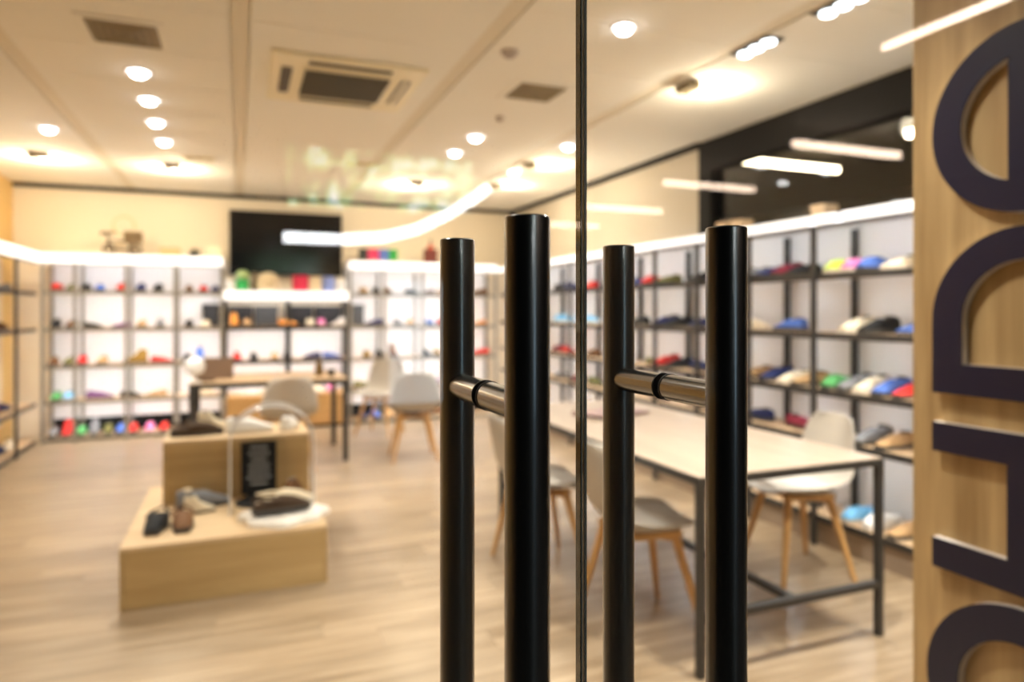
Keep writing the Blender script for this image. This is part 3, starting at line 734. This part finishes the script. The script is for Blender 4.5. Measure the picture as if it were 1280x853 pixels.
lathe_thing('pot', 'white round pot at the right end of the television shelf', 'pot', (1.125, YT, ZV), [('body', [(.05, 0), (.068, .03), (.068, .14), (.055, .15)], M_WHITE), ('lid', [(.057, .1505), (.035, .165), (.01, .18)], M_IVORY)])
# beige boxes on the right shelving top
for i, (yy, w) in enumerate(((3.95, 'farthest of three'), (3.80, 'middle one of three'), (3.08, 'nearest of three'))):
    carton(3.17, 3.28, yy - .05, yy + .05, 1.926, 2.0, mat('beige_card', (0.60, 0.45, 0.30), 0.7), 'small beige box on the right shelving top, ' + w, group='beige boxes on the right shelving')

# ================================================================== CHAIRS
def chair_proto():
    t = thing('shell_chair', 'proto', 'chair', group='moulded chairs with beech legs')
    prof = [(0.235, .435, .185), (0.20, .452, .205), (0.10, .447, .225), (0.0, .440, .235), (-0.10, .445, .235), (-0.165, .470, .235), (-0.205, .53, .235), (-0.225, .60, .230), (-0.245, .68, .215), (-0.262, .75, .195), (-0.275, .80, .165), (-0.280, .82, .13)]
    rows = []
    for k, (y, z, w) in enumerate(prof):
        f = max(0, min(1, (z - .45) / .2)) if k > 4 else 0.0
        r = []
        for i in range(13):
            u = -1 + 2 * i / 12
            rise = (0.055 * (1 - f) * (0.35 + 0.65 * min(1, k / 5))) * abs(u) ** 2.6
            r.append((w * u, y + f * 0.055 * abs(u) ** 2.2, z + rise))
        rows.append(r)
    mb = MB(); mb.grid(rows)
    o = mb.build('shell', M_PLASTIC, t, True)
    md = o.modifiers.new('solid', 'SOLIDIFY'); md.thickness = 0.010; md.offset = -1
    md = o.modifiers.new('sub', 'SUBSURF'); md.levels = 1; md.render_levels = 1
    rows = []
    for k, y in enumerate((0.19, 0.165, 0.06, -0.04, -0.115, -0.14)):
        w = (0.12, 0.165, 0.18, 0.18, 0.16, 0.11)[k]
        z = (0.456, 0.457, 0.450, 0.448, 0.452, 0.462)[k]
        hgt = 0.0 if k in (0, 5) else 0.022
        rows.append([(w * u, y, z + hgt * (1 - abs(u) ** 3) + 0.012 * abs(u) ** 2.6) for u in [-1 + 2*i/8 for i in range(9)]])
    mb = MB(); mb.grid(rows); o = mb.build('seat_pad', M_PAD, t, True)
    md = o.modifiers.new('solid', 'SOLIDIFY'); md.thickness = 0.012; md.offset = -0.6
    for sx in (-1, 1):
        for sy in (-1, 1):
            MB().cyl((sx * .115, sy * .115, .405), (sx * .205, sy * .20, 0.0), 0.021, 0.012, 12).build('leg', M_BEECH, t, True)
    for a in (1, -1):
        MB().cyl((-.125, -.125 * a, .392), (.125, .125 * a, .392 + .0), 0.014, n=8).build('crossbar', M_BEECH, t, True)
    for sx in (-1, 1):
        MB().box(sx * .115 - .02, sx * .115 + .02, -.14, .14, .404, .428, .003).build('seat_bearer', M_BEECH, t)
    return t
proto = chair_proto()
chairs = [((2.73, 2.80, 0), 1.38, 'beige shell chair on the right side of the near table'),
          ((1.635, 2.59, 0), -PI/2 - 0.10, 'grey-beige shell chair nearest the door handles, left of the near table'),
          ((1.50, 3.38, 0), -PI/2 - 0.08, 'beige shell chair behind the nearest one on the table\'s left side'),
          ((0.38, 6.20, 0), 0.06, 'beige shell chair with its back to us at the far desk'),
          ((1.50, 6.24, 0), -0.12, 'beige shell chair with visible legs right of the far desk'),
          ((1.45, 7.62, 0), 2.5, 'pale shell chair farthest back before the shelving')]
for i, (l, r, lab) in enumerate(chairs):
    c = proto if i == 0 else copy_tree(proto)
    c.location = l; c.rotation_euler = (0, 0, r); c['label'] = lab

# ================================================================== TABLES
def table(name, label, x0, x1, y0, y1, zt, topm, leg=0.032, stretch=True):
    cx, cy_ = (x0+x1)/2, (y0+y1)/2
    t = thing(name, label, 'table', (cx, cy_, 0))
    w, d = (x1-x0)/2, (y1-y0)/2
    MB().box(-w + .004, w - .004, -d + .004, d - .004, zt - .0045, zt, .001).build('tabletop', topm, t)
    for sx in (-1, 1):
        for sy in (-1, 1):
            a = sx * (w - leg/2); b = sy * (d - leg/2)
            MB().box(a - leg/2, a + leg/2, b - leg/2, b + leg/2, 0, zt - .005, .002).build('leg', M_STEEL, t)
    zr0, zr1 = zt - .005 - leg, zt - .005
    for sy in (-1, 1):
        b = sy * (d - leg/2); MB().box(-w + leg, w - leg, b - leg/2, b + leg/2, zr0, zr1, .002).build('rail', M_STEEL, t)
    for sx in (-1, 1):
        a = sx * (w - leg/2); MB().box(a - leg/2, a + leg/2, -d + leg, d - leg, zr0, zr1, .002).build('rail', M_STEEL, t)
    if stretch:
        for sy in (-1, 1):
            b = sy * (d - leg/2); MB().box(-w + leg, w - leg, b - leg/2, b + leg/2, .205, .205 + leg, .002).build('stretcher', M_STEEL, t)
        MB().box(-leg/2, leg/2, -d + leg, d - leg, .205, .205 + leg, .002).build('stretcher', M_STEEL, t)
    return t
table('work_table', 'long beech topped table with black steel frame behind the right door', 1.58, 2.52, 2.09, 4.20, 0.752, M_TOP, 0.030)
table('desk', 'far oak topped desk with black steel legs', -0.40, 0.92, 6.35, 7.24, 0.755, M_DESK, 0.045, False)

# things on the tables
t = thing('folded_cloth', 'mauve folded cloth lying on the near table', 'cloth', (2.05, 3.55, 0.7525), 0.3)
for k in range(3):
    mb = MB(); rows = []
    for i in range(9):
        rows.append([(-.20 + .05*j + .012*math.sin(i*1.3+j), -.12 + .03*i, .008 + k*.008 + .003*math.sin(j*1.1 + i*.7 + k)) for j in range(9)])
    mb.grid(rows); o = mb.build('fold', mat('mauve_cloth', (0.36, 0.25, 0.24), 0.9), t, True)
    md = o.modifiers.new('solid', 'SOLIDIFY'); md.thickness = 0.003
lp = thing('laptop', 'brown-backed open laptop on the far desk', 'laptop', (-0.22, 6.72, 0.7555), 0.05)
MB().box(-.165, .165, 0, .23, 0, .016, .003).build('base', M_STEEL, lp)
o = MB().box(-.165, .165, -.006, .004, 0.004, .20, .003).build('lid', mat('laptop_lid', (0.22, 0.15, 0.11), 0.4), lp)
o.rotation_euler = (0.16, 0, 0); o.location = (0, -0.009, 0)
MB().box(-.14, .14, .03, .12, .0162, .0185).build('keyboard', M_BLACK, lp)
t = thing('phone', 'black phone lying before the laptop on the far desk', 'phone', (-0.28, 6.55, 0.7555), 0.2)
MB().box(-.075, .075, -.035, .035, 0, .012, .003).build('body', M_BLACK, t); MB().box(-.068, .068, -.03, .03, .0121, .0128).build('screen', M_SCREEN, t)
lathe_thing('bottle', 'brown bottle standing at the right of the far desk', 'bottle', (0.70, 6.70, 0.7555), [('body', [(.035, 0), (.04, .01), (.04, .10), (.016, .13), (.014, .155)], mat('bottle_brown', (0.16, 0.10, 0.04), 0.25)), ('cap', [(.016, .1555), (.016, .175), (.012, .178)], M_BLACK)])
lathe_thing('cup', 'small dark cup beside the brown bottle on the far desk', 'cup', (0.80, 6.62, 0.7555), [('body', [(.025, 0), (.038, .06), (.038, .065)], M_STEEL), ('drink', [(.034, .0652), (.034, .0665)], M_ORN)])
t = thing('globe_lamp', 'white round desk lamp at the left end of the far desk', 'lamp', (-0.36, 6.45, 0.7555))
MB().lathe([(.055, 0), (.055, .012), (.012, .016), (.012, .06)], 18).build('base', M_WHITE, t, True)
MB().lathe([(.02, .0605), (.07, .09), (.085, .14), (.07, .19), (.03, .215), (0, .22)], 18).build('shade', M_WHITE, t, True)

# ================================================================== DISPLAY PLINTHS
PXa, PXb, PYa, PYb, PH = -0.51, 0.41, 3.55, 4.72, 0.285
def plinth(name, label, x0, x1, y0, y1, z0, z1):
    t = thing(name, label, 'plinth', ((x0+x1)/2, (y0+y1)/2, z0))
    w, d, hh = (x1-x0)/2, (y1-y0)/2, z1-z0; e = .018
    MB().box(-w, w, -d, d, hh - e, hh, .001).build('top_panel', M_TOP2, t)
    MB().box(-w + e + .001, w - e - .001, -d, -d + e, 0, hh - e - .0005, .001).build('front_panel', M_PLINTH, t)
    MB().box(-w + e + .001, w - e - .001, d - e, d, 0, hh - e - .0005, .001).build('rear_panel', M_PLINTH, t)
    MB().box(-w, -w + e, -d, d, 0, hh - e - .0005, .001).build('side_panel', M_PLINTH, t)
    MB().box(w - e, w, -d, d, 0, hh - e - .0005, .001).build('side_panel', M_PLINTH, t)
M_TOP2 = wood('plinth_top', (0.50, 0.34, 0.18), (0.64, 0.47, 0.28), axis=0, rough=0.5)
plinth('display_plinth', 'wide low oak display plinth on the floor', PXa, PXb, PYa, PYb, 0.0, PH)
UA, UB, UC, UD, UH = -0.40, 0.385, 4.26, 4.70, 0.64
plinth('display_riser', 'oak box standing at the rear of the low display plinth', UA, UB, UC, UD, PH + .0005, UH)
Z1 = PH + .001; Z2 = UH + .001
shoe('slipper', 'black', (-0.385, 3.83, Z1), -PI/2 - .1, 'black slipper at the front left corner of the low plinth', None, 1.05)
shoe('slipper', 'brown', (-0.268, 3.82, Z1), -PI/2 + .05, 'brown slipper beside the black slipper on the low plinth', None, 1.05)
shoe('trainer', 'grey', (-0.19, 4.155, Z1), 0.15, 'grey shoe with cream collar standing before the oak box', None, 1.05, collar_m=cmat('cream'))
shoe('ankle boot', 'cream', (-0.20, 4.035, Z1), 0.2, 'cream boot beside the grey shoe before the oak box', None, 0.6)
shoe('slipper', 'dark brown', (-0.235, 4.42, Z2), 0.1, 'dark brown slipper lying on top of the oak box', None, 1.1)
shoe('ankle boot', 'cream', (-0.14, 4.55, Z2), 0.15, 'cream lined boot behind the brown slipper on the oak box', None, 0.75, sole_m=M_SOLEW)
shoe('trainer', 'white', (0.055, 4.40, Z2), 0.1, 'white shoe left on top of the oak box', None, 1.0, sole_m=M_SOLEW)
shoe('trainer', 'white', (0.285, 4.46, Z2), 1.25, 'white shoe at the right end of the oak box', None, 0.9, sole_m=M_SOLEW)
# sheepskin
mb = MB(); rows = []
N = 36
for k in range(9):
    f = k / 8
    r = []
    for i in range(N):
        a = 2*PI*i/N
        rad = (1 + 0.09*math.sin(3*a+.7) + 0.07*math.sin(7*a)) * (1.0 if k == 0 else math.cos(f*PI/2) ** 0.35 if k < 8 else 0.05)
        zz = 0.0 if k == 0 else 0.012 + 0.030*math.sin(f*PI/2) + 0.006*math.sin(9*a + k*2.1)
        r.append((0.215*rad*math.cos(a), 0.165*rad*math.sin(a), zz))
    rows.append(r)
V = mb.grid(rows, True); mb.bm.faces.new(V[-1]); mb.bm.faces.new(V[0][::-1])
o = mb.build('sheepskin', M_FLEECE, None, True); o.location = (0.21, 3.76, Z1)
tag(o, 'white fluffy sheepskin on the right front of the low plinth', 'sheepskin')
shoe('slipper', 'dark brown', (0.20, 3.715, Z1 + .054), 0.15, 'dark brown slipper lying on the white sheepskin', None, 1.1)
shoe('slipper', 'cream', (0.225, 3.835, Z1 + .054), 0.15, 'cream slipper behind the brown one on the sheepskin', None, 1.1, sole_m=M_SOLEW)
shoe('ankle boot', 'brown', (0.305, 4.06, Z1), 1.0, 'brown boot under the clear arch on the low plinth', None, 0.9)
# black sign with foot
t = thing('sign_stand', 'black board sign with faint writing and a flared foot before the oak box', 'sign', (0.10, 4.125, Z1))
o = MB().box(-.095, .095, -.006, .006, .05, .345, .002).build('board', M_BLACK, t)
ms = mat('chalk', (0.45, 0.45, 0.45), 0.8)
for k in range(7):
    wv = rs.uniform(.04, .07); MB().box(-wv, wv, -.0072, -.0061, .31 - k*.034, .317 - k*.034).build('chalk_line', ms, o)
MB().lathe([(.125, 0), (.125, .008), (.075, .03), (.05, .055)], 24).build('foot', M_BLACK, t, True)
# clear acrylic arch
t = thing('acrylic_arch', 'clear plastic arch riser standing on the low plinth', 'display stand', (0.165, 3.98, Z1))
pts = [(-.215, .0)] + [(-.215, .10*k) for k in range(1, 4)] + [(.215*math.cos(a), .38 + .19*math.sin(a)) for a in [PI - PI*i/14 for i in range(15)]] + [(.215, .10*k) for k in (3, 2, 1)] + [(.215, 0)]
rows = [[(x, d, z) for x, z in pts] for d in (-.09, .09)]
mb = MB(); mb.grid(rows); o = mb.build('arch_sheet', M_ACRYL, t, True)
md = o.modifiers.new('solid', 'SOLIDIFY'); md.thickness = 0.006
for d in (-.092, .092): MB().tube([(x, d, max(z, .004)) for x, z in pts], 0.004, 6).build('rim', mat('acrylic_rim', (0.75, 0.74, 0.72), 0.3), t, True)

# ================================================================== CEILING FITTINGS
def spot(parent, loc, power, col, size=math.radians(130), blend=1.0, rot=(0, 0, 0), r=0.10):
    ld = bpy.data.lights.new('lamp_light', 'SPOT'); ld.energy = power; ld.color = col; ld.spot_size = size; ld.spot_blend = blend; ld.shadow_soft_size = r
    o = bpy.data.objects.new('lamp_light', ld); COL.objects.link(o); o.parent = parent; o.location = loc; o.rotation_euler = rot
    return o
def downlight(x, y, label, r=0.075, p=P_DOWN):
    t = thing('downlight', label, 'downlight', (x, y, ZC), group='round ceiling downlights')
    MB().lathe([(r, 0.0), (r, -.004), (r*.88, -.010), (r*.72, -.006), (r*.70, -.0005)], 24).build('trim_ring', M_WHITE, t, True)
    q = 0.043 if r > .07 else .04
    MB().lathe([(q*.72, -.0105), (q, -.016), (q*.97, -.024), (q*.80, -.033), (q*.5, -.038), (0, -.040)], 20).build('lens', M_LENS, t, True)
    spot(t, (0, 0, -0.065), p, SOFT)
dl = [(-1.34, 6.07, 'round downlight alone left of the long ceiling rail'),
      (-0.54, 4.44, 'nearest of four downlights in a row by the left vent'), (-0.55, 5.0, 'second nearest of four downlights in the left row'),
      (-0.565, 5.57, 'third of four downlights in the left row'), (-0.57, 6.18, 'farthest of four downlights in the left row'),
      (1.73, 5.12, 'right one of two downlights in the middle of the ceiling'), (1.73, 5.68, 'left one of two downlights in the middle of the ceiling'),
      (1.728, 2.871, 'large downlight just right of the glass door joint'), (2.51, 6.24, 'small downlight near the far right ceiling corner'), (2.54, 5.11, 'downlight by the right wall washers'),
      (-0.55, 2.4, 'added unseen downlight before the left row, above the open floor'), (0.58, 2.5, 'added unseen downlight above the floor before the plinth'), (-0.3, 1.3, 'added unseen downlight just inside the left glass door'), (0.9, 1.5, 'added unseen downlight just inside the right glass door'), (1.73, 1.75, 'added downlight before the near table, out of the picture'), (2.65, 1.72, 'added downlight near the pillar by the right wall, out of the picture')]  # downlights on this line are added out of view to brighten floor and pillar
for x, y, lab in dl: downlight(x, y, lab, 0.075 if y > 3 else 0.062, P_DOWN * (2.3 if y < 1.8 and x > 1.5 else 0.35 if x > 1.5 and y < 3 else 1.15 if y == 1.5 else 0.4 if y < 3 else 0.85))
def washer(x, y, dirx, diry, label):
    pw = P_WASH * (1.4 if diry else 0.6)
    """recessed housing that throws its light at the nearby wall"""
    ang = math.atan2(diry, dirx)
    t = thing('wall_washer', label, 'spotlight', (x, y, ZC), ang, 'wall washer spotlights on the ceiling')
    MB().box(-.06, .03, -.07, .07, -.045, -.001, .004).build('housing', M_GRILLE, t)
    MB().box(.0305, .034, -.055, .055, -.040, -.006).build('lens', M_LENSW, t)
    ld = bpy.data.lights.new('lamp_light', 'POINT'); ld.energy = P_WASH * (1.0 if diry else 0.6); ld.color = WARM; ld.shadow_soft_size = 0.03
    o = bpy.data.objects.new('lamp_light', ld); COL.objects.link(o); o.parent = t; o.location = (0.15, 0, -0.12)
    spot(t, (0.08, 0, -0.06), pw, WARM, math.radians(120), 1.0, (0, -math.radians(48), 0))
for x, y, dx, dy, lab in ((-1.64, 7.10, 0, 1, 'wall washer spotlight at the left end before the back wall'), (-0.60, 7.20, 0, 1, 'wall washer spotlight above the bicycle ornament'), (1.75, 7.20, 0, 1, 'wall washer spotlight above the coloured boxes'),
                          (2.54, 3.45, 1, 0, 'nearest wall washer spotlight by the high glazing'), (2.545, 5.87, 1, 0, 'middle wall washer spotlight on the right'), (2.60, 6.95, 1, 0, 'farthest wall washer spotlight on the right')):
    washer(x, y, dx, dy, lab)
def triple(x, y, label, n=3, dark=True, lit=True, rz=PI/2):
    t = thing('triple_spotlight', label, 'spotlight', (x, y, ZC), rz, 'square multi-spot ceiling fittings')
    L = 0.085 * n
    MB().box(-L/2 - .012, L/2 + .012, -.058, .058, -.007, -.0005, .002).build('frame', M_BLACK if dark else M_IVORY, t)
    for k in range(n):
        cx = -L/2 + .0425 + k * .085
        MB().lathe([(.038, -.0075), (.036, -.020), (.024, -.026), (0, -.028)], 16, (cx, 0, 0)).build('lens', emit('triple_lens', (0.92, 0.97, 1.0), 2.2) if lit else M_IVORY, t, True)
    if lit: spot(t, (0, 0, -.06), P_DOWN * 0.4, SOFT, math.radians(140))
triple(2.50, 2.83, 'black framed triple spotlight nearer the high glazing')
triple(2.51, 2.29, 'black framed triple spotlight cut by the top edge of the picture')
triple(-0.35, 6.78, 'unlit pale triple spotlight before the back wall', dark=False, lit=False, rz=0)
triple(1.05, 6.45, 'unlit pale triple spotlight in the middle before the back wall', dark=False, lit=False, rz=0)
# cassette air conditioner
ac = thing('air_conditioner', 'ivory ceiling cassette air conditioner with dark grille', 'air conditioner', (0.58, 4.21, ZC))
w = 0.425
mb = MB(); mb.box(-w, w, -w, w, -.022, -.0005, .006); mb.build('panel', M_IVORY, ac)
MB().box(-.255, .255, -.255, .255, -.030, -.0225, .003).build('grille_frame', M_IVORY, ac)
MB().box(-.24, .24, -.24, .24, -.0315, -.0305).build('grille', M_GRILLED, ac)
slat = MB().box(-.24, .24, -.006, .006, -.037, -.032).mesh('louvre_slat'); slat.materials.append(mat('louvre', (0.13, 0.10, 0.06), 0.6))
for k in range(15): link('louvre_slat', slat, ac, (0, -.224 + k * .032, 0))
for a, b, c, d in ((-.23, .23, -.365, -.305), (-.23, .23, .305, .365), (-.365, -.305, -.23, .23), (.305, .365, -.23, .23)):
    o = MB().box(a, b, c, d, -.0245, -.0225).build('air_slot', M_GRILLED, ac)
    cx, cyy = (a+b)/2, (c+d)/2
    MB().box(cx - (.225 if b - a > .2 else .012), cx + (.225 if b - a > .2 else .012), cyy - (.012 if b - a > .2 else .225), cyy + (.012 if b - a > .2 else .225), -.029, -.0247).build('flap', M_IVORY if a == .305 else M_GRILLED, o)
def vent(x, y, s, label):
    t = thing('ceiling_vent', label, 'vent', (x, y, ZC), group='square ceiling vents')
    f = MB()
    q = s/2
    f.box(-q - .035, q + .035, -q - .035, -q, -.010, -.0005); f.box(-q - .035, q + .035, q, q + .035, -.010, -.0005)
    f.box(-q - .035, -q, -q, q, -.010, -.0005); f.box(q, q + .035, -q, q, -.010, -.0005)
    f.build('frame', M_CEIL, t)
    MB().box(-q, q, -q, q, -.004, -.0006).build('backing', M_GRILLE, t)
    for k in range(4):
        r = q * (0.92 - .22 * k); e = .016
        m = MB(); m.box(-r, r, -r, -r + e, -.012, -.0042); m.box(-r, r, r - e, r, -.012, -.0042); m.box(-r, -r + e, -r + e, r - e, -.012, -.0042); m.box(r - e, r, -r + e, r - e, -.012, -.0042)
        m.build('diffuser_ring', mat('diffuser', (0.30, 0.235, 0.13), 0.6), t)
vent(-0.53, 3.85, 0.31, 'square brown ceiling vent left of the air conditioner')
vent(1.725, 3.93, 0.31, 'square brown ceiling vent right of the air conditioner')
for x, y, r, lab in ((1.33, 3.37, .048, 'round smoke detector on the ceiling beside the rail'), (1.715, 4.53, .03, 'tiny round sensor on the ceiling behind the right vent')):
    t = thing('smoke_detector', lab, 'detector', (x, y, ZC))
    MB().lathe([(r, -.0005), (r, -.012), (r*.8, -.022)], 20).build('base', mat('detector_base', (0.50, 0.44, 0.40), 0.6), t, True)
    MB().lathe([(r*.6, -.0225), (r*.5, -.034), (0, -.038)], 16).build('cap', mat('detector_cap', (0.42, 0.36, 0.34), 0.6), t, True)
